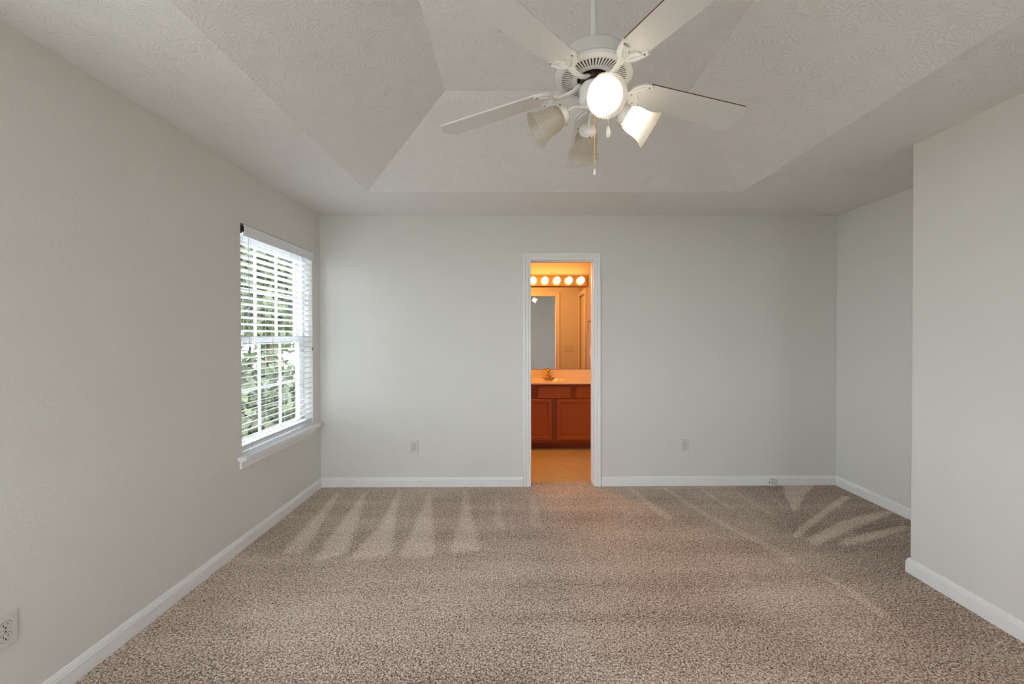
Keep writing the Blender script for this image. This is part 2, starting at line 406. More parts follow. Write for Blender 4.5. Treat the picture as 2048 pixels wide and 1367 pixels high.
# carpeted floor; the nap attribute records which way the vacuum brushed the pile
nap_marks = [
 [(0.202,-0.102),(0.256,-0.274),(0.411,-1.101),(0.28,-1.111),(0.274,-0.973)],
 [(0.443,-0.116),(0.584,-0.656),(0.688,-1.098),(0.536,-1.202),(0.497,-0.943)],
 [(0.727,-0.028),(0.798,-0.407),(0.972,-1.135),(0.74,-1.172),(0.743,-1.04),(0.784,-0.758)],
 [(1.006,-0.123),(1.202,-0.944),(1.252,-1.144),(1.027,-1.164),(1.032,-0.783)],
 [(1.306,-0.081),(1.496,-0.947),(1.518,-1.078),(1.338,-1.105),(1.351,-0.786)],
 [(1.581,-0.119),(1.684,-0.84),(1.598,-0.722)],
 [(1.881,-0.042),(1.927,-0.41),(1.939,-0.822),(1.854,-0.747)],
 [(2.749,-0.029),(2.79,-0.029),(2.851,-0.353),(2.94,-0.641),(2.869,-0.681),(2.783,-0.372)],
 [(3.055,-0.044),(3.095,-0.033),(3.201,-0.525),(3.302,-0.8),(3.415,-1.037),(3.463,-1.221),(3.414,-1.247),(3.355,-1.055),(3.247,-0.836),(3.154,-0.542)],
 [(3.476,-1.362),(3.514,-1.386),(3.552,-1.475),(3.569,-1.687),(3.505,-1.704),(3.508,-1.496)],
 [(3.378,-0.083),(3.413,-0.083),(3.437,-0.29),(3.467,-0.501),(3.423,-0.51),(3.398,-0.31)],
 [(3.661,-0.143),(3.691,-0.143),(3.693,-0.353),(3.72,-0.583),(3.677,-0.591),(3.653,-0.372)],
 [(3.881,-0.19),(3.907,-0.19),(3.906,-0.385),(3.878,-0.576),(3.848,-0.576),(3.869,-0.404)],
 [(4.176,-0.022),(4.455,-0.013),(4.23,-0.204),(3.894,-0.559),(4.05,-0.234)],
 [(4.528,-0.251),(4.565,-0.272),(4.183,-0.536),(3.643,-0.937),(3.631,-0.91),(3.88,-0.716)],
 [(4.553,-0.558),(4.66,-0.559),(3.911,-0.92),(3.693,-1.04),(3.688,-0.977),(4.131,-0.718)],
 [(4.568,-0.769),(4.518,-0.821),(4.05,-0.994),(3.855,-1.042),(3.926,-0.979),(4.264,-0.861)]]
nap_gain = [1.0, 1.15, 1.05, 0.9, 0.75, 0.45, 0.35, 0.5, 0.55, 0.5, 0.45, 0.3, 0.3, 0.8, 0.9, 1.0, 0.9]
G = 0.0125
gx = np.arange(0.0, XA + 1e-6, G); gx[-1] = XA
gy = np.arange(-2.4, 0.1 + 1e-6, G); gy = np.concatenate(([YF], gy))
X, Y = np.meshgrid(gx, gy, indexing='ij')
nap = np.zeros_like(X)
def inside(px, py, poly):
    c = np.zeros(px.shape, bool); n = len(poly)
    for i in range(n):
        (x1, y1), (x2, y2) = poly[i], poly[(i + 1) % n]
        if y1 == y2: continue
        t = ((y1 > py) != (y2 > py)) & (px < (x2 - x1) * (py - y1) / (y2 - y1) + x1)
        c ^= t
    return c
for poly, gnn in zip(nap_marks, nap_gain):
    acc = np.zeros_like(X)
    for dx in (-0.014, 0, 0.014):
        for dy in (-0.014, 0, 0.014): acc += inside(X + dx, Y + dy, poly)
    nap = np.maximum(nap, acc / 9.0 * gnn)
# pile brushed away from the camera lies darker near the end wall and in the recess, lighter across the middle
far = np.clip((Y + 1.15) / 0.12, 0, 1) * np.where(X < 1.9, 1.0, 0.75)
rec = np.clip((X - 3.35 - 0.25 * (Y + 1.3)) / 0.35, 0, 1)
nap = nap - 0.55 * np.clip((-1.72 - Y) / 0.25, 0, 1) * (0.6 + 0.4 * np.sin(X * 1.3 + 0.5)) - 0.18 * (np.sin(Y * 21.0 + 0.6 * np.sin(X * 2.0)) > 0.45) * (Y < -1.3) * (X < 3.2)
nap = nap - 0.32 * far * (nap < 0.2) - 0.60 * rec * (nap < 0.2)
nx, ny = X.shape
idx = np.arange(nx * ny).reshape(nx, ny)
quads = np.stack((idx[:-1, :-1], idx[1:, :-1], idx[1:, 1:], idx[:-1, 1:]), -1).reshape(-1, 4)
# trim the part of the strip beyond y=0 to the doorway tongue
cy = (Y[:-1, :-1] + Y[1:, 1:]).reshape(-1) / 2; cx = (X[:-1, :-1] + X[1:, 1:]).reshape(-1) / 2
quads = quads[(cy < 0.004) | ((cx > DX0 - 0.002) & (cx < DX1 + 0.002))]
me = bpy.data.meshes.new('floor')
me.from_pydata(np.stack((X.ravel(), Y.ravel(), np.zeros(X.size)), -1).tolist(), [], quads.tolist())
at = me.attributes.new('nap', 'FLOAT', 'POINT'); at.data.foreach_set('value', nap.ravel().astype(np.float32))
me.materials.append(M['carpet'])
fl = bpy.data.objects.new('floor', me); COL.objects.link(fl)
so = fl.modifiers.new('pile_thickness', 'SOLIDIFY'); so.thickness = 0.012; so.offset = -1
struct(fl, 'speckled beige carpet with vacuum marks covering the bedroom floor', 'floor')

# baseboards
BPROF = [(0, 0), (0.013, 0), (0.013, 0.060), (0.0105, 0.063), (0.0105, 0.068), (0.0085, 0.074), (0.0062, 0.0785), (0.0055, 0.083), (0.003, 0.085), (0, 0.085)]
def baseboard(name, path, outs, label):
    mb = MB(); rows = []
    for p, o in zip(path, outs):
        rows.append([mb.bm.verts.new(Vector((p[0], p[1], z)) + Vector((o[0], o[1], 0)) * t) for (t, z) in BPROF])
    k = len(BPROF)
    for A, B in zip(rows[:-1], rows[1:]):
        for i in range(k): mb.bm.faces.new((A[i], A[(i+1) % k], B[(i+1) % k], B[i]))
    mb.bm.faces.new(rows[0][::-1]); mb.bm.faces.new(rows[-1])
    return struct(mb.build(name, M['trim']), label, 'baseboard')
CAS = 0.060
baseboard('baseboard_left', [(0, YF), (0, 0)], [(1, 0), (1, -1)], 'white baseboard along the left window wall')
baseboard('baseboard_back', [(0, 0), (DX0 - CAS - 0.004, 0)], [(1, -1), (0, -1)], 'white baseboard on the end wall left of the doorway')
baseboard('baseboard_back', [(DX1 + CAS + 0.004, 0), (XA, 0)], [(0, -1), (-1, -1)], 'white baseboard on the end wall right of the doorway')
baseboard('baseboard_alcove', [(XA, 0), (XA, YC)], [(-1, -1), (-1, 1)], 'white baseboard on the recess side wall')
baseboard('baseboard_right', [(XA, YC), (XR, YC), (XR, YF)], [(-1, 1), (-1, 1), (-1, 0)], 'white baseboard wrapping the outside corner on the right')

# doorway: jamb lining and moulded casing on both sides
d1 = thing('door_1', 'white cased doorway without a door leading to the orange-lit bathroom', 'doorway', (DX0, 0, 0), None, 'structure')
MB().box(DX0 - 0.015, DX0, -0.002, TW + 0.002, 0, DZ + 0.015).box(DX1, DX1 + 0.015, -0.002, TW + 0.002, 0, DZ + 0.015) \
    .box(DX0, DX1, -0.002, TW + 0.002, DZ, DZ + 0.015).build('jamb', M['trim'], d1)
MB().box(DX0, DX0 + 0.010, 0.045, 0.075, 0, DZ).box(DX1 - 0.010, DX1, 0.045, 0.075, 0, DZ).box(DX0 + .01, DX1 - .01, 0.045, 0.075, DZ - 0.010, DZ).build('door_stop', M['trim'], d1)
CPROF = [(-0.006, 0), (-0.006, 0.009), (0.000, 0.011), (0.004, 0.0085), (0.010, 0.0085), (0.017, 0.0125), (0.024, 0.0135), (0.030, 0.0115), (0.036, 0.0115), (0.042, 0.017), (0.052, 0.0185), (0.058, 0.017), (0.060, 0.013), (0.060, 0)]
for yy, nn in ((0.0, (0, -1, 0)), (TW, (0, 1, 0))):
    MB().sweep(CPROF, [(DX0, yy, 0), (DX0, yy, DZ), (DX1, yy, DZ), (DX1, yy, 0)], [(-1, 0, 0), (-1, 0, 1), (1, 0, 1), (1, 0, 0)], nn).build('casing', M['trim'], d1)
MB().box(DX1 - 0.0015, DX1 + 0.001, 0.080, 0.110, 0.96, 1.02).build('strike_plate', M['brass'], d1)

# ------------------------------------------------------------------ windows (double hung, grid muntins)
def make_window(name, y0, y1, label):
    t = thing(name, label, 'window', (0, y0, WZ0), None, 'structure')
    fx0, fx1 = -0.135, -0.075
    f = 0.028
    MB().box(fx0, fx1, y0, y0 + f, WZ0, WZ1).box(fx0, fx1, y1 - f, y1, WZ0, WZ1).box(fx0, fx1, y0 + f, y1 - f, WZ1 - f, WZ1).box(fx0, fx1, y0 + f, y1 - f, WZ0, WZ0 + 0.02).build('window_frame', M['vinyl_white'], t)
    zm = 1.335
    for (sx0, sx1, z0, z1) in ((-0.130, -0.108, zm - 0.02, WZ1 - f), (-0.104, -0.080, WZ0 + 0.02, zm + 0.025)):
        a, b = y0 + f, y1 - f; s = 0.042
        sash = MB().box(sx0, sx1, a, a + s, z0, z1).box(sx0, sx1, b - s, b, z0, z1).box(sx0, sx1, a + s, b - s, z1 - s, z1).box(sx0, sx1, a + s, b - s, z0, z0 + s).build('sash', M['vinyl_white'], t)
        xm = (sx0 + sx1) / 2
        MB().box(xm - 0.002, xm + 0.002, a + s - .004, b - s + .004, z0 + s - .004, z1 - s + .004).build('pane', M['glass'], sash)
        mm = MB(); gw = (b - a - 2 * s) / 3
        for k in (1, 2): mm.box(xm - 0.006, xm + 0.006, a + s + gw * k - 0.009, a + s + gw * k + 0.009, z0 + s, z1 - s)
        zc = (z0 + z1) / 2; mm.box(xm - 0.0055, xm + 0.0055, a + s, b - s, zc - 0.009, zc + 0.009)
        mm.build('muntin_grid', M['vinyl_white'], sash)
    # painted stool and apron
    sp = [(-0.075, y0 + .0005), (0.0, y0 + .0005), (0.0, y0 - 0.045), (0.050, y0 - 0.045), (0.056, y0 - 0.038), (0.056, y1 + 0.034), (0.050, y1 + 0.041), (0.0, y1 + 0.045), (0.0, y1 - .0005), (-0.075, y1 - .0005)]
    MB().prism([(x, y, WZ0 - 0.024) for x, y in sp], (0, 0, 0.024)).build('window_sill', M['trim'], t, bevel=0.004)
    ap = [(0, 0), (0.014, 0.004), (0.015, 0.010), (0.011, 0.016), (0.011, 0.040), (0.018, 0.048), (0.022, 0.058), (0, 0.058)]
    mb = MB(); mb.prism([(x, y0 - 0.020, WZ0 - 0.083 + z) for x, z in ap], (0, (y1 - y0) + 0.040, 0)); mb.build('apron', M['trim'], t)
    return t
make_window('window_1', WY0, WY1, 'double-hung window in the left wall behind the white blind')
make_window('added_window_2', W2Y0, W2Y1, 'unseen window added to the left wall for fill daylight')  # unseen window, added to let more daylight in from the left

def added_front_window(name, x0, x1, label):  # simple unseen windows added to brighten the room from behind
    t = thing(name, label, 'window', (x0, YF, WZ0), None, 'structure'); y0, y1, f = YF - 0.11, YF - 0.06, 0.04
    mb = MB().box(x0, x0 + f, y0, y1, WZ0, WZ1).box(x1 - f, x1, y0, y1, WZ0, WZ1).box(x0 + f, x1 - f, y0, y1, WZ1 - f, WZ1).box(x0 + f, x1 - f, y0, y1, WZ0, WZ0 + f).box(x0 + f, x1 - f, y0, y1, 1.31, 1.35)
    mb.build('window_frame', M['vinyl_white'], t)
    MB().box(x0 + f, x1 - f, YF - 0.087, YF - 0.083, WZ0 + f, 1.31).box(x0 + f, x1 - f, YF - 0.087, YF - 0.083, 1.35, WZ1 - f).build('pane', M['glass'], t)
added_front_window('added_window_3', F1[0], F1[1], 'unseen window added behind the camera near the left wall for fill daylight')
added_front_window('added_window_4', F2[0], F2[1], 'unseen window added behind the camera near the right wall for fill daylight')

# ------------------------------------------------------------------ venetian blind
bl = thing('window_blind', 'white horizontal-slat blind lowered over the left wall window', 'blind', (0, (WY0 + WY1) / 2, WZ0))
by0, by1 = WY0 + 0.006, WY1 - 0.004
MB().box(0.000, 0.012, WY0 + 0.024, WY1 - 0.004, 2.006, 2.078).build('valance', M['slat'], bl, bevel=0.003)
MB().box(-0.052, -0.004, by0 + .012, by1, 2.036, 2.076).build('headrail', M['slat'], bl, bevel=0.002)
MB().box(-0.058, 0.004, by0 - 0.003, by0 + 0.0025, 2.020, 2.074).box(-0.004, 0.009, by0 + 0.003, by0 + 0.016, 2.030, 2.066).build('mounting_bracket', M['bracket'], bl)
pitch = 0.0440; z = 1.968; sl = MB(); zs = []
while z > WZ0 + 0.075:
    zs.append(z); z -= pitch
for z in zs:
    top = []
    for k in range(7):
        u = k / 6.0; x = -0.057 + 0.050 * u; zz_ = z + 0.0035 * (1 - (2 * u - 1) ** 2) + 0.0115 * (u - 0.5)
        top.append((x, zz_))
    poly = [(x, by0, q + 0.0026) for x, q in top] + [(x, by0, q) for x, q in reversed(top)]
    sl.prism(poly, (0, by1 - by0, 0))
sl.build('slats', M['slat'], bl, smooth=True)
zb = WZ0 + 0.032
MB().box(-0.058, -0.006, by0, by1, zb - 0.010, zb + 0.012).build('bottom_rail', M['slat'], bl, bevel=0.003)
mb = MB()
for k in range(3):  # spare slats gathered on the bottom rail
    mb.box(-0.0575, -0.0065, by0, by1, zb + 0.0135 + k * 0.0042, zb + 0.0160 + k * 0.0042)
mb.build('gathered_slats', M['slat'], bl)
for yk in (0.11, 0.345, 0.58, 0.80):
    yl = WY0 + yk
    c = MB()
    for x in (-0.0062, -0.0578): c.tube([(x, yl, 2.04), (x, yl, zb - 0.012)], 0.0008, 6)
    for z in zs: c.tube([(-0.0578, yl + 0.003, z - 0.0075), (-0.0062, yl + 0.003, z + 0.0035)], 0.0005, 4)
    c.build('ladder_cord', M['cord'], bl)
def acorn(c, nm, parent):
    MB().lathe([(0, 0), (0.004, 0.000), (0.0065, 0.006), (0.0070, 0.014), (0.0055, 0.022), (0.003, 0.028), (0.0016, 0.031), (0, 0.031)], c, (0, 0, 1), 14).build(nm, M['tassel'], parent, smooth=True)
for (y, z) in ((WY0 + 0.067, 1.241), (WY0 + 0.073, 1.268)):
    lc = MB().tube([(0.006, y, 2.03), (0.008, y, z + 0.029)], 0.0009, 6).build('lift_cord', M['cord'], bl)
    acorn((0.008, y, z), 'tassel', lc)
lc = MB().tube([(0.005, WY1 - 0.022, 1.99), (0.006, WY1 - 0.016, 1.80), (0.006, WY1 - 0.014, 1.265)], 0.0009, 6).build('tilt_cord', M['cord'], bl)
acorn((0.006, WY1 - 0.014, 1.236), 'tassel', lc)

# ------------------------------------------------------------------ outlets
def make_outlet(name, label, loc, rot):
    t = thing(name, label, 'outlet', (0, 0, 0), 'duplex wall outlets')
    # built facing -y
    MB().box(-0.035, 0.035, -0.0055, 0.0, -0.057, 0.057).build('cover_plate', M['outlet'], t, bevel=0.003, seg=3)
    for s in (1, -1):
        zc = 0.0195 * s
        pl = [(0.0165 * math.cos(a), -0.0065, zc + max(-0.0125, min(0.0125, 0.0165 * math.sin(a)))) for a in [2 * math.pi * i / 32 for i in range(32)]]
        MB().prism([(x * 1.06, -0.0061, zc + (z - zc) * 1.07) for x, _, z in pl], (0, 0.002, 0)).build('receptacle_recess', M['slot'], t)
        r = MB().prism(pl, (0, 0.003, 0)).build('receptacle', M['outlet'], t)
        sl = MB().box(-0.0073, -0.0053, -0.0070, -0.006, zc - 0.0005, zc + 0.0075).box(0.0053, 0.0073, -0.0070, -0.006, zc + 0.0005, zc + 0.0070)
        sl.prism([(0.0028 * math.cos(a), -0.0070, zc - 0.0065 + 0.0028 * math.sin(a)) for a in [2 * math.pi * i / 14 for i in range(14)]], (0, 0.001, 0))
        sl.build('slots', M['slot'], r)
    MB().lathe([(0, 0), (0.003, 0), (0.003, 0.0012), (0, 0.0016)], (0, -0.0055, 0), (0, -1, 0), 12).build('screw', M['screw'], t, smooth=True)
    t.location = loc; t.rotation_euler = (0, 0, rot)
    return t
make_outlet('wall_outlet', 'duplex outlet on the end wall, left of the bathroom doorway', (0.8401, -0.0003, 0.363), 0)
make_outlet('wall_outlet', 'duplex outlet on the end wall, right of the bathroom doorway', (3.2882, -0.0003, 0.363), 0)
make_outlet('wall_outlet', 'duplex outlet low on the left wall, cut off by the photo edge', (0.0003, -2.239, 0.357), R(90))

# small surface jack on the baseboard
pj = thing('phone_jack', 'small white surface jack box on the baseboard right of the doorway', 'wall jack', (4.073, -0.014, 0.0))
MB().box(4.042, 4.104, -0.047, -0.0133, 0.004, 0.066).build('jack_cover', M['outlet'], pj, bevel=0.004)
MB().box(4.0405, 4.043, -0.034, -0.022, 0.028, 0.042).build('port', M['slot'], pj)

# ------------------------------------------------------------------ ceiling fan
FX, FY = 2.0415, -2.1116
fan = thing('ceiling_fan', 'white five-blade ceiling fan with four bell-shaped lamps under the tray ceiling', 'ceiling fan', (FX, FY, IZ))
def L_(prof, nm, mat, parent=fan, seg=64, org=(FX, FY, 0), axis=(0, 0, 1)):
    return MB().lathe(prof, org, axis, seg).build(nm, mat, parent, smooth=True)
L_([(0.011, IZ - 0.055), (0.035, IZ - 0.05), (0.062, IZ - 0.02), (0.066, IZ - 0.001), (0, IZ - 0.001)], 'ceiling_canopy', M['fan_white'])
L_([(0, 2.40), (0.0108, 2.40), (0.0108, IZ - 0.03), (0, IZ - 0.03)], 'downrod', M['fan_white'], seg=20)
L_([(0.0, 2.404), (0.030, 2.404), (0.085, 2.402), (0.116, 2.398), (0.124, 2.391), (0.1255, 2.384), (0.1255, 2.346), (0.132, 2.343), (0.140, 2.337), (0.1435, 2.329), (0.141, 2.321), (0.133, 2.317), (0.124, 2.3155), (0.124, 2.321), (0.137, 2.325), (0.118, 2.343), (0.118, 2.38), (0, 2.39)], 'motor_housing', M['fan_white'], seg=96)
mh = fan.children[-1]
# vented bottom plate: rims joined by radial bars, dark inside
mb = MB()
for (r0, r1) in ((0.118, 0.126), (0.060, 0.079)):
    mb.lathe([(r0, 2.3165), (r1, 2.3155), (r1, 2.3195), (r0, 2.3205), (r0, 2.3165)], (FX, FY, 0), (0, 0, 1), 96)
NB = 60
for i in range(NB):
    a = 2 * math.pi * i / NB; c, s = math.cos(a), math.sin(a); pts = []
    for (r, hw) in ((0.0775, 0.0026), (0.1195, 0.0034)):
        pts += [(r, hw), (r, -hw)]
    q = [pts[0], pts[2], pts[3], pts[1]]
    mb.prism([(FX + r * c - h * s, FY + r * s + h * c, 2.3162) for r, h in q], (0, 0, 0.0012))
mb.build('vent_grille', M['fan_white'], fan, smooth=False)
L_([(0.0, 2.328), (0.1235, 2.328), (0.1235, 2.3192), (0.0, 2.3192)], 'motor_core', M['dark'])
L_([(0, 2.330), (0.048, 2.330), (0.050, 2.312), (0.046, 2.300), (0.030, 2.297), (0, 2.297)], 'rotor_hub', M['bronze'], seg=40)
L_([(0, 2.300), (0.030, 2.300), (0.043, 2.296), (0.0505, 2.287), (0.0525, 2.275), (0.0525, 2.245), (0.0505, 2.232), (0.042, 2.224), (0.030, 2.221), (0.026, 2.212), (0.018, 2.208), (0, 2.207)], 'switch_housing', M['fan_white'], seg=40)

PHI0, BZ0 = 1.4785, 2.3034
# the five blades hang slightly differently: (azimuth offset deg, droop, pitch deg)
HANG = [(1.3, -0.068, -8.5), (-0.4, -0.078, -10.8), (-0.6, -0.063, -7.6), (-2.3, 0.010, -3.4), (2.0, -0.073, -13.3)]
def bframe(k):
    """local (u radial, v left-hand side looking outward, w up) -> world"""
    off, droop, pit_ = HANG[k]; phi = PHI0 + k * 2 * math.pi / 5 + R(off)
    er = Vector((math.cos(phi), math.sin(phi), 0)); et = Vector((-math.sin(phi), math.cos(phi), 0))
    dr = er + zz * droop
    lat = et * math.cos(R(pit_)) + zz * math.sin(R(pit_)); nrm = dr.cross(lat).normalized()
    o = Vector((FX, FY, BZ0))
    return (lambda u, v, w_: o + dr * u + lat * v + nrm * w_), er, droop
def root_arc(hw, u0, u1, n=12):
    return [(u1 - (u1 - u0) * math.sin(math.pi * i / n), hw * math.cos(math.pi * i / n)) for i in range(n + 1)]
for k in range(5):
    f, er, droop = bframe(k)
    arc = root_arc(0.0535, 0.150, 0.215)                # from +v round the root to -v
    outline = arc + [(0.632, -0.0655), (0.656, -0.030), (0.660, 0.0), (0.656, 0.030), (0.632, 0.0655)]
    mb = MB(); lo = [f(u, v, 0.0) for u, v in outline]; hi = [f(u, v, 0.0055) for u, v in outline]; n = len(outline)
    mb.quadmesh(lo + hi, [tuple(range(n))], 0); mb.quadmesh(lo + hi, [tuple(range(n, 2 * n))], 0)
    for i in range(n): mb.quadmesh(lo + hi, [(i, (i + 1) % n, n + (i + 1) % n, n + i)], 1 if i == len(arc) - 1 else 0)
    bmesh.ops.remove_doubles(mb.bm, verts=mb.bm.verts[:], dist=1e-6)
    blade = mb.build('blade', [M['blade'], M['blade_edge']], fan)
    # cast bracket: crescent with a scalloped inner edge under the blade root
    outer = [(u - 0.004, v * 1.04) for u, v in root_arc(0.0535, 0.150, 0.218, 20)]
    inner = []
    for i in range(21):
        s = i / 20.0; a = math.pi * s
        inner.append((0.236 - 0.046 * math.sin(a) + 0.008 * math.cos(6 * a) * math.sin(a) - 0.012 * abs(math.cos(a)) ** 6, 0.044 * math.cos(a)))
    ring = outer + inner[::-1]
    mb = MB(); lo = [f(u, v, -0.0065) for u, v in ring]; hi = [f(u, v, -0.0002) for u, v in ring]; n = len(ring)
    for base in (0, n):
        mb.quadmesh(lo + hi, [(base + i, base + i + 1, base + n - 2 - i, base + n - 1 - i) for i in range(20)])
    mb.quadmesh(lo + hi, [(i, (i + 1) % n, n + (i + 1) % n, n + i) for i in range(n)])
    bmesh.ops.remove_doubles(mb.bm, verts=mb.bm.verts[:], dist=1e-6)
    # raised scrolls on the casting
    for sg in (1, -1):
        mb.tube([f(0.158, 0.006 * sg, -0.0075), f(0.168, 0.022 * sg, -0.009), f(0.184, 0.036 * sg, -0.009), f(0.205, 0.045 * sg, -0.0075)], [0.003, 0.005, 0.005, 0.003], 8)
        mb.tube([f(0.160, 0.002 * sg, -0.0075), f(0.176, 0.012 * sg, -0.008), f(0.186, 0.020 * sg, -0.007)], [0.003, 0.004, 0.002], 8)
    # neck from the rotor to the blade root
    c0 = Vector((FX, FY, 0))
    et = Vector((-er.y, er.x, 0))
    neck = [(0.046, 2.304, 0.017, 0.006), (0.062, 2.300, 0.016, 0.0065), (0.078, 2.290, 0.012, 0.008), (0.100, 2.284, 0.011, 0.008), (0.128, 2.290 + 0.13 * droop, 0.012, 0.006), (0.158, 2.2995 + 0.158 * droop, 0.018, 0.0035)]
    rows = []
    for (r, z, hw, ht) in neck:
        b0 = c0 + er * r + Vector((0, 0, z)); rw = []
        for q in range(12):
            a = 2 * math.pi * q / 12; rw.append(mb.bm.verts.new(b0 + et * hw * math.cos(a) + zz * ht * math.sin(a)))
        rows.append(rw)
    for A, B in zip(rows[:-1], rows[1:]):
        for q in range(12): mb.bm.faces.new((A[q], A[(q+1) % 12], B[(q+1) % 12], B[q]))
    mb.bm.faces.new(rows[0][::-1]); mb.bm.faces.new(rows[-1])
    br = mb.build('blade_bracket', M['fan_white'], blade, smooth=True)
    for (u, v) in ((0.209, 0.044), (0.209, -0.044), (0.160, 0.0)):
        o_ = f(u, v, -0.0062); dn = (f(u, v, -1.0) - f(u, v, 0.0)).normalized()
        MB().lathe([(0, 0), (0.0034, 0), (0.0028, 0.0022), (0, 0.003)], o_, dn, 10).build('screw', M['screw'], blade, smooth=True)

TILT = R(31)
def lamp(az, lit):
    er = Vector((math.cos(az), math.sin(az), 0)); c0 = Vector((FX, FY, 0)); ax = er * math.cos(TILT) - zz * math.sin(TILT)
    pt = lambda r, z: c0 + er * r + zz * z
    arm = MB().tube([pt(0.020, 2.2125), pt(0.046, 2.214), pt(0.068, 2.216), pt(0.080, 2.213), pt(0.091, 2.204), pt(0.101, 2.195)], 0.0052, 12).build('lamp_arm', M['fan_white'], fan, smooth=True)
    o = pt(0.097, 2.199)
    MB().lathe([(0.006, 0), (0.014, 0.001), (0.024, 0.006), (0.031, 0.014), (0.034, 0.022), (0.0345, 0.032), (0.031, 0.032), (0.029, 0.02), (0, 0.015)], o, ax, 96, ribs=24, amp=0.018).build('shade_holder', M['fan_white'], arm, smooth=True)
    side = ax.cross(zz).normalized(); upv = side.cross(ax).normalized()
    for a in (R(35), R(155), R(275)):
        d = side * math.cos(a) + upv * math.sin(a); p0 = o + ax * 0.027
        MB().tube([p0 + d * 0.033, p0 + d * 0.042], 0.0017, 8).lathe([(0, 0), (0.0036, 0), (0.0036, 0.003), (0, 0.003)], p0 + d * 0.041, d, 10).build('thumbscrew', M['brass'], arm, smooth=True)
    b0 = 0.026
    pr = [(0.0285, b0), (0.033, b0 + 0.006), (0.0395, b0 + 0.014), (0.044, b0 + 0.028), (0.0462, b0 + 0.042), (0.0472, b0 + 0.058), (0.0492, b0 + 0.074), (0.0535, b0 + 0.088), (0.0590, b0 + 0.100), (0.0635, b0 + 0.108), (0.0655, b0 + 0.113)]
    inn = [(r - 0.0028, h - 0.0005) for r, h in reversed(pr)]
    sh = MB().lathe(pr + inn, o, ax, 176, ribs=44, amp=0.011).build('glass_shade', M['shade'], arm, smooth=True)
    MB().lathe([(0.0, 0.016), (0.0135, 0.017), (0.0135, 0.026), (0.017, 0.033), (0.0245, 0.045), (0.0285, 0.058), (0.0280, 0.070), (0.0220, 0.081), (0.0115, 0.087), (0.0, 0.0885)], o, ax, 28).build('bulb', M['bulb_lit'] if lit else M['bulb_off'], arm, smooth=True)
for az, lit in ((-90, True), (0, True), (90, False), (180, False)): lamp(R(az), lit)
# pull chains
c = MB(); zc = 2.205
c.lathe([(0, 0), (0.004, 0), (0.0055, -0.006), (0.004, -0.012), (0, -0.012)], (FX - 0.003, FY - 0.040, 2.166), (0, 0, 1), 10)
c.tube([(FX - 0.003, FY - 0.040, 2.23), (FX - 0.003, FY - 0.040, 2.165)], 0.001, 6)
z = 2.154
while z > 1.972:
    c.sphere((FX - 0.003, FY - 0.040, z), 0.0017, 8, 4); z -= 0.0042
c.tube([(FX - 0.003, FY - 0.040, 2.16), (FX - 0.003, FY - 0.040, 1.968)], 0.0006, 5)
pc = c.build('pull_chain', M['brass'], fan, smooth=True)
MB().lathe([(0, 0.0), (0.0045, 0.001), (0.0062, 0.006), (0.0058, 0.014), (0.0038, 0.021), (0.002, 0.024), (0, 0.024)], (FX - 0.003, FY - 0.040, 1.944), (0, 0, 1), 16).build('pull_knob', M['fan_white'], pc, smooth=True)
pc = MB().tube([(FX + 0.052, FY - 0.012, 2.232), (FX + 0.052, FY - 0.012, 2.136)], 0.0010, 6).build('pull_string', M['fan_white'], fan)
MB().lathe([(0, 0.0), (0.0050, 0.001), (0.0078, 0.010), (0.0080, 0.022), (0.0062, 0.034), (0.0032, 0.042), (0, 0.043)], (FX + 0.052, FY - 0.012, 2.094), (0, 0, 1), 16).build('pull_knob', M['fan_white'], pc, smooth=True)

# ------------------------------------------------------------------ bathroom
struct(MB().box(BX0, BX1, 0.1, BY, -0.03, -0.010).build('floor_bathroom', M['vinyl_floor']), 'tan diagonal-tile vinyl floor beyond the doorway', 'floor')
struct(MB().box(BX0 - .1, BX1 + .1, BY, BY + 0.1, -0.03, 2.44).build('wall_bathroom_back', M['bath_wall']), 'bathroom wall behind the mirror and bulb strip', 'wall')
struct(MB().box(BX0 - .1, BX0, TW, BY, -0.03, 2.44).build('wall_bathroom_left', M['bath_wall']), 'hidden left side wall of the bathroom', 'wall')
d2y0, d2y1 = 0.16, 0.72
mb = MB()
for (a, b, c_, d_) in ((TW, d2y0, -0.03, 2.44), (d2y0, d2y1, 2.03, 2.44), (d2y1, BY, -0.03, 2.44)): mb.box(BX1, BX1 + 0.1, a, b, c_, d_)
struct(mb.build('wall_bathroom_right', M['bath_wall']), 'bathroom side wall with the towel ring, seen in the mirror', 'wall')
struct(MB().box(BX0 - .1, BX1 + .1, TW, BY + .1, 2.44, 2.5).build('ceiling_bathroom', M['bath_wall']), 'bathroom ceiling above the doorway view', 'ceiling')
d2 = thing('door_2', 'white closet door of the bathroom seen at the mirror edge', 'door', (BX1, d2y0, 0), None, 'structure')
MB().box(BX1 + 0.030, BX1 + 0.065, d2y0 + .004, d2y1 - .004, -0.008, 2.026).build('door_panel', M['trim'], d2)
MB().sweep(CPROF, [(BX1, d2y0, -0.01), (BX1, d2y0, 2.03), (BX1, d2y1, 2.03), (BX1, d2y1, -0.01)], [(0, -0.7, 0), (0, -0.7, 1), (0, 1, 1), (0, 1, 0)], (-1, 0, 0)).build('casing', M['trim'], d2)
mb = MB()
for z in (0.25, 1.05, 1.82): mb.tube([(BX1 + 0.022, d2y1 - 0.006, z), (BX1 + 0.022, d2y1 - 0.006, z + 0.09)], 0.006, 8)
mb.build('hinge', M['brass'], d2)

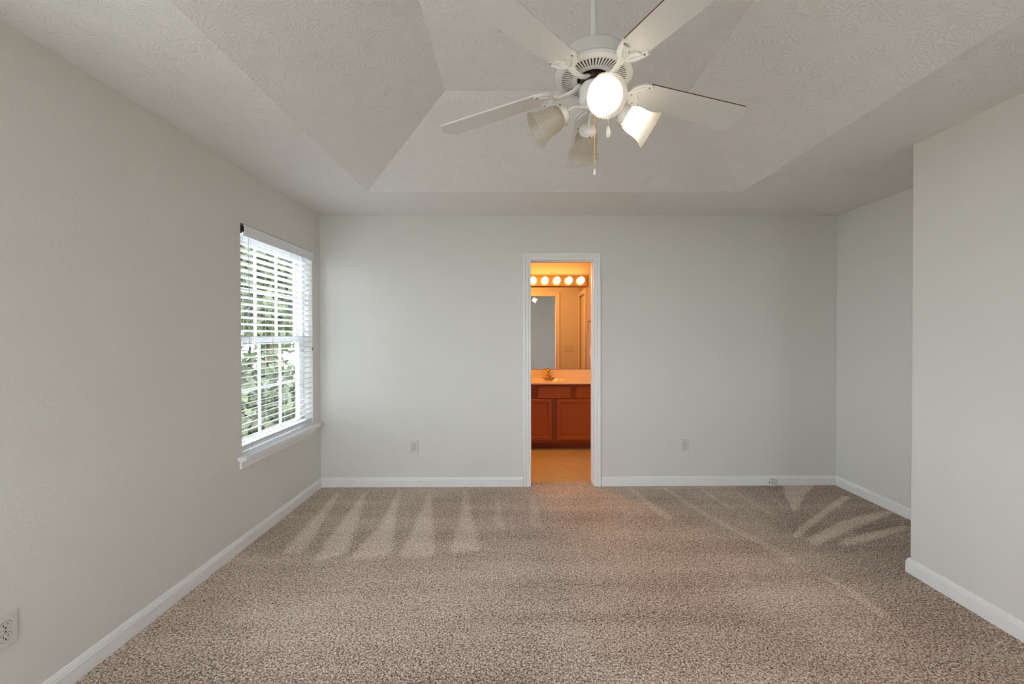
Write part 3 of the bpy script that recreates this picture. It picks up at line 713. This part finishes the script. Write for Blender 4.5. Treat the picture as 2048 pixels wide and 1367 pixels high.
bc = thing('bath_fill_light', 'unseen round dome added to the bathroom ceiling as fill', 'added ceiling light', (1.75, 0.85, 2.44))  # added out of view to brighten the bathroom floor and cabinet fronts
MB().lathe([(0, 2.425), (0.17, 2.425), (0.17, 2.4395), (0, 2.4395)], (1.75, 0.85, 0), (0, 0, 1), 32).build('ceiling_plate', M['brass'], bc, smooth=True)
MB().lathe([(0.15, 2.424), (0.14, 2.39), (0.10, 2.36), (0.05, 2.345), (0, 2.342)], (1.75, 0.85, 0), (0, 0, 1), 32).build('fill_dome', M['dome'], bc, smooth=True)

# vanity cabinet
van = thing('vanity_cabinet', 'cherry-stained wooden vanity cabinet under the bathroom sink', 'cabinet', (2.21, 1.45, -0.010))
VX0, VX1, VF = 1.56, 2.852, 1.170
mb = MB().box(VX0, VX0 + .016, VF + 0.020, BY - .001, 0.075, 0.778).box(VX1 - .016, VX1, VF + 0.020, BY - .001, 0.075, 0.778)
mb.box(VX0 + .016, VX1 - .016, VF + 0.020, BY - .001, 0.075, 0.091).box(VX0 + .016, VX1 - .016, BY - .008, BY - .001, 0.091, 0.66)
mb.box(VX0 + .01, VX1 - .01, VF + 0.075, BY - .002, -0.010, 0.075)
# face frame
for (a, b) in ((VX0, 1.615), (1.955, 2.014 + .006), (2.414, 2.480), (2.815, VX1)): mb.box(a, b, VF, VF + 0.021, 0.595, 0.778)
for (a, b) in ((VX0, 1.615), (2.185, 2.255), (2.815, VX1)): mb.box(a, b, VF, VF + 0.021, 0.075, 0.620)
mb.box(VX0, VX1, VF + .0005, VF + 0.021, 0.745, 0.778); mb.box(VX0, VX1, VF + .0005, VF + 0.021, 0.588, 0.622); mb.box(VX0, VX1, VF + .0005, VF + 0.021, 0.075, 0.120)
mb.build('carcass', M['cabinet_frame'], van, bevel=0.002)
def panel_front(nm, x0, x1, z0, z1, rail):
    y0, y1 = VF - 0.018, VF - 0.0005
    mb = MB()
    prof = [(0, 0), (0, 0.013), (0.005, 0.018), (rail - 0.012, 0.018), (rail - 0.003, 0.012), (rail, 0.008), (rail, 0)]
    xs_ = [(x0, z0), (x0, z1), (x1, z1), (x1, z0), (x0, z0)]
    ins = [(1, 1), (1, -1), (-1, -1), (-1, 1), (1, 1)]
    rows = []
    for (px, pz), (ix, iz) in zip(xs_, ins):
        rows.append([mb.bm.verts.new((px + ix * a, y1 - b, pz + iz * a)) for a, b in prof])
    k = len(prof)
    for A, B in zip(rows[:-1], rows[1:]):
        for i in range(k): mb.bm.faces.new((A[i], A[(i+1) % k], B[(i+1) % k], B[i]))
    bmesh.ops.remove_doubles(mb.bm, verts=mb.bm.verts[:], dist=1e-6)
    a = rail - .001
    mb.box(x0 + a, x1 - a, y1 - 0.0085, y1, z0 + a, z1 - a)
    if rail > 0.04: mb.box(x0 + a + .012, x1 - a - .012, y1 - 0.0115, y1 - .008, z0 + a + .012, z1 - a - .012)
    return mb.build(nm, M['cabinet'], van)
panel_front('drawer', 1.622, 1.950, 0.612, 0.757, 0.018)
panel_front('false_drawer_front', 2.014, 2.421, 0.612, 0.757, 0.018)
panel_front('drawer', 2.474, 2.822, 0.612, 0.757, 0.018)
panel_front('door', 1.622, 2.193, 0.113, 0.602, 0.048)
panel_front('door', 2.247, 2.822, 0.113, 0.602, 0.048)

# countertop with moulded oval basin
ct = thing('vanity_countertop', 'cream cultured-marble countertop with moulded sink on the vanity', 'countertop', (2.18, 1.43, 0.778))
SX, SY, AX, AY = 2.185, 1.42, 0.215, 0.150
mb = MB(); nxg, nyg = 90, 40; grid = []
cy0, cy1 = 1.140, BY - .001
for i in range(nxg + 1):
    row = []
    for j in range(nyg + 1):
        x = VX0 - 0.02 + (VX1 + 0.006 - VX0 + 0.02) * i / nxg; y = cy0 + (cy1 - cy0) * j / nyg
        d = math.hypot((x - SX) / AX, (y - SY) / AY)
        z = 0.800
        if d < 1.0: z -= 0.110 * (1 - d ** 2.2) ** 0.75
        elif d < 1.12: z += 0.003 * (1.12 - d) / 0.12
        row.append(mb.bm.verts.new((x, y, z)))
    grid.append(row)
for i in range(nxg):
    for j in range(nyg): mb.bm.faces.new((grid[i][j], grid[i+1][j], grid[i+1][j+1], grid[i][j+1]))
mb.build('top_surface', M['counter'], ct, smooth=True)
MB().box(VX0 - 0.02, VX1 + 0.006, cy0 - 0.006, cy0 + 0.024, 0.779, 0.7995).build('front_lip', M['counter'], ct, bevel=0.004)
MB().box(VX0 - 0.02, VX1 + 0.006, BY - 0.020, BY - .0005, 0.8005, 0.905).build('backsplash', M['counter'], ct, bevel=0.003)

# faucet
fc = thing('sink_faucet', 'brass single-handle faucet behind the sink', 'faucet', (2.19, 1.60, 0.800))
QX, QY = 2.190, 1.600
mb = MB()
mb.prism([(QX + 0.078 * math.copysign(abs(math.cos(a)) ** 0.8, math.cos(a)), QY + 0.026 * math.sin(a), 0.8005) for a in [2*math.pi*i/36 for i in range(36)]], (0, 0, 0.010))
mb.lathe([(0.075, 0.8105), (0.05, 0.814), (0.036, 0.822), (0.030, 0.838), (0.026, 0.852), (0.0, 0.853)], (QX, QY, 0), (0, 0, 1), 24)
mb.build('faucet_base', M['brass'], fc, smooth=True)
MB().tube([(QX, QY, 0.838), (QX, QY - 0.04, 0.858), (QX, QY - 0.085, 0.862), (QX, QY - 0.115, 0.852), (QX, QY - 0.122, 0.838)], [0.016, 0.014, 0.012, 0.011, 0.010], 14).build('spout', M['brass'], fc, smooth=True)
MB().lathe([(0.014, 0.852), (0.012, 0.866), (0.016, 0.874), (0.019, 0.886), (0.014, 0.898), (0, 0.902)], (QX, QY, 0), (0, 0, 1), 20).sphere((QX - 0.010, QY - 0.020, 0.908), 0.030, 18, 10, 0, 0.42).build('handle', M['brass'], fc, smooth=True)

# mirror
mir = MB().box(1.58, BX1 - 0.006, BY - 0.007, BY - .0005, 0.910, 1.996).build('wall_mirror', M['mirror'])
tag(mir, 'frameless wall mirror above the vanity backsplash', 'mirror')

# bulb strip
vl = thing('vanity_light', 'brass light strip with round glowing bulbs above the bathroom mirror', 'light fixture', (2.24, BY, 2.005))
LX0, LX1 = 1.752, 2.700
MB().box(LX0, LX1, BY - 0.045, BY - .0005, 2.006, 2.140).build('light_bar', M['polished_brass'], vl, bevel=0.006)
for i in range(6):
    x = 2.621 - 0.1575 * i
    MB().lathe([(0.0, 0), (0.026, 0), (0.024, 0.010), (0.0, 0.012)], (x, BY - 0.045, 2.083), (0, -1, 0), 20).build('socket', M['brass'], vl, smooth=True)
    MB().sphere((x, BY - 0.097, 2.083), 0.040, 24, 14).build('globe_bulb', M['vanity_bulb'], vl, smooth=True)

# towel ring on the side wall
tr = thing('towel_ring', 'brass towel ring on the bathroom side wall, reflected in the mirror', 'towel ring', (BX1, 1.17, 1.50))
MB().box(BX1 - 0.012, BX1 - .0005, 1.145, 1.195, 1.535, 1.585).tube([(BX1 - .01, 1.17, 1.56), (BX1 - 0.045, 1.17, 1.555)], 0.008, 10).build('ring_mount', M['brass'], tr)
ring = [(BX1 - 0.045, 1.17 + 0.072 * math.sin(2*math.pi*i/36), 1.485 + 0.072 * math.cos(2*math.pi*i/36)) for i in range(37)]
MB().tube(ring, 0.0045, 8).build('ring', M['brass'], tr, smooth=True)
# switch plates
sw = thing('light_switch', 'triple switch plate on the bathroom wall reflected in the mirror', 'light switch', (2.695, TW, 1.135))
MB().box(2.612, 2.778, TW + .0003, TW + 0.006, 1.078, 1.192).build('cover_plate', M['outlet'], sw, bevel=0.002)
for k in range(3): MB().box(2.640 + 0.046 * k, 2.650 + 0.046 * k, TW + 0.0055, TW + 0.016, 1.125, 1.147).build('toggle', M['outlet'], sw)
so_ = thing('side_outlet', 'outlet plate on the bathroom side wall below the towel ring, reflected in the mirror', 'outlet', (BX1, 1.17, 1.12))
MB().box(BX1 - 0.006, BX1 - .0003, 1.135, 1.205, 1.063, 1.177).build('cover_plate', M['outlet'], so_, bevel=0.002)

# ------------------------------------------------------------------ outside the window
struct(MB().box(-30, 20, -25, 30, -0.9, -0.75).build('ground', M['lawn']), 'lawn outside the left window', 'ground')
def tree(nm, label, x, y, h, rad, n, seed):
    rg = random.Random(seed); t = thing(nm, label, 'tree', (x, y, -0.75), 'trees outside the window')
    MB().tube([(x, y, -0.76), (x + .05, y, h * 0.4), (x, y + .05, h * 0.8)], [0.09, 0.07, 0.03], 10).build('trunk', M['bark'], t, smooth=True)
    mb = MB()
    for i in range(n):
        d = Vector((rg.gauss(0, 1), rg.gauss(0, 1), rg.gauss(0, 1))).normalized() * (rg.random() ** 0.4)
        cl = 0.75 + 0.25 * math.sin(d.x * 7 + seed) * math.sin(d.y * 6) * math.sin(d.z * 8 + 1)
        c = Vector((x, y, h * 0.58)) + Vector((d.x * rad * cl, d.y * rad * cl, d.z * h * 0.5 * cl))
        a = Vector((rg.gauss(0, 1), rg.gauss(0, 1), rg.gauss(0, 1))).normalized(); b = a.orthogonal().normalized(); s = 0.07 + 0.07 * rg.random()
        mb.quadmesh([c - a * s, c + b * s * .5, c + a * s, c - b * s * .5], [(0, 1, 2, 3)])
    mb.build('foliage', M['leaf'], t)
    return t
def shrub(label, x, y, h, rad, n, seed):
    rg = random.Random(seed); t = thing('garden_shrub', label, 'shrub', (x, y, -0.75), 'shrubs outside the window')
    MB().tube([(x, y, -0.76), (x + .03, y, -0.3), (x, y + .03, 0.0)], [0.04, 0.03, 0.02], 8).build('stem', M['bark'], t, smooth=True)
    mb = MB()
    for i in range(n):
        d = Vector((rg.gauss(0, 1), rg.gauss(0, 1), abs(rg.gauss(0, 1)))).normalized() * (rg.random() ** 0.35)
        c = Vector((x + d.x * rad, y + d.y * rad, -0.72 + d.z * (h + 0.72)))
        a = Vector((rg.gauss(0, 1), rg.gauss(0, 1), rg.gauss(0, 1))).normalized(); b = a.orthogonal().normalized(); q = 0.05 + 0.06 * rg.random()
        mb.quadmesh([c - a * q, c + b * q * .5, c + a * q, c - b * q * .5], [(0, 1, 2, 3)])
    mb.build('foliage', M['leaf'], t)
tree('added_evergreen', 'unseen dense evergreen added by the left wall to block daylight onto the end wall', -1.75, -1.95, 2.6, 0.72, 4200, 21)  # added out of view to screen window light off the end wall
shrub('low green shrub just outside the lower left of the window', -1.5, 1.45, 0.80, 0.70, 2400, 11)
shrub('low green shrub a little farther out behind the lower sash', -2.55, 3.25, 1.15, 0.85, 2800, 12)
tree('leafy_tree', 'leafy green tree nearest the window, seen between the blind slats', -3.75, 5.5, 4.7, 1.15, 3000, 1)
tree('leafy_tree', 'second leafy tree, behind the one nearest the window', -5.4, 8.2, 5.2, 1.45, 3400, 2)
tree('bushy_tree', 'bushy tree farther off behind the two leafy trees', -7.4, 11.4, 5.4, 1.75, 3800, 31)
tree('bushy_tree', 'farthest bushy tree showing through the blind', -9.9, 15.2, 6.0, 2.1, 4200, 32)
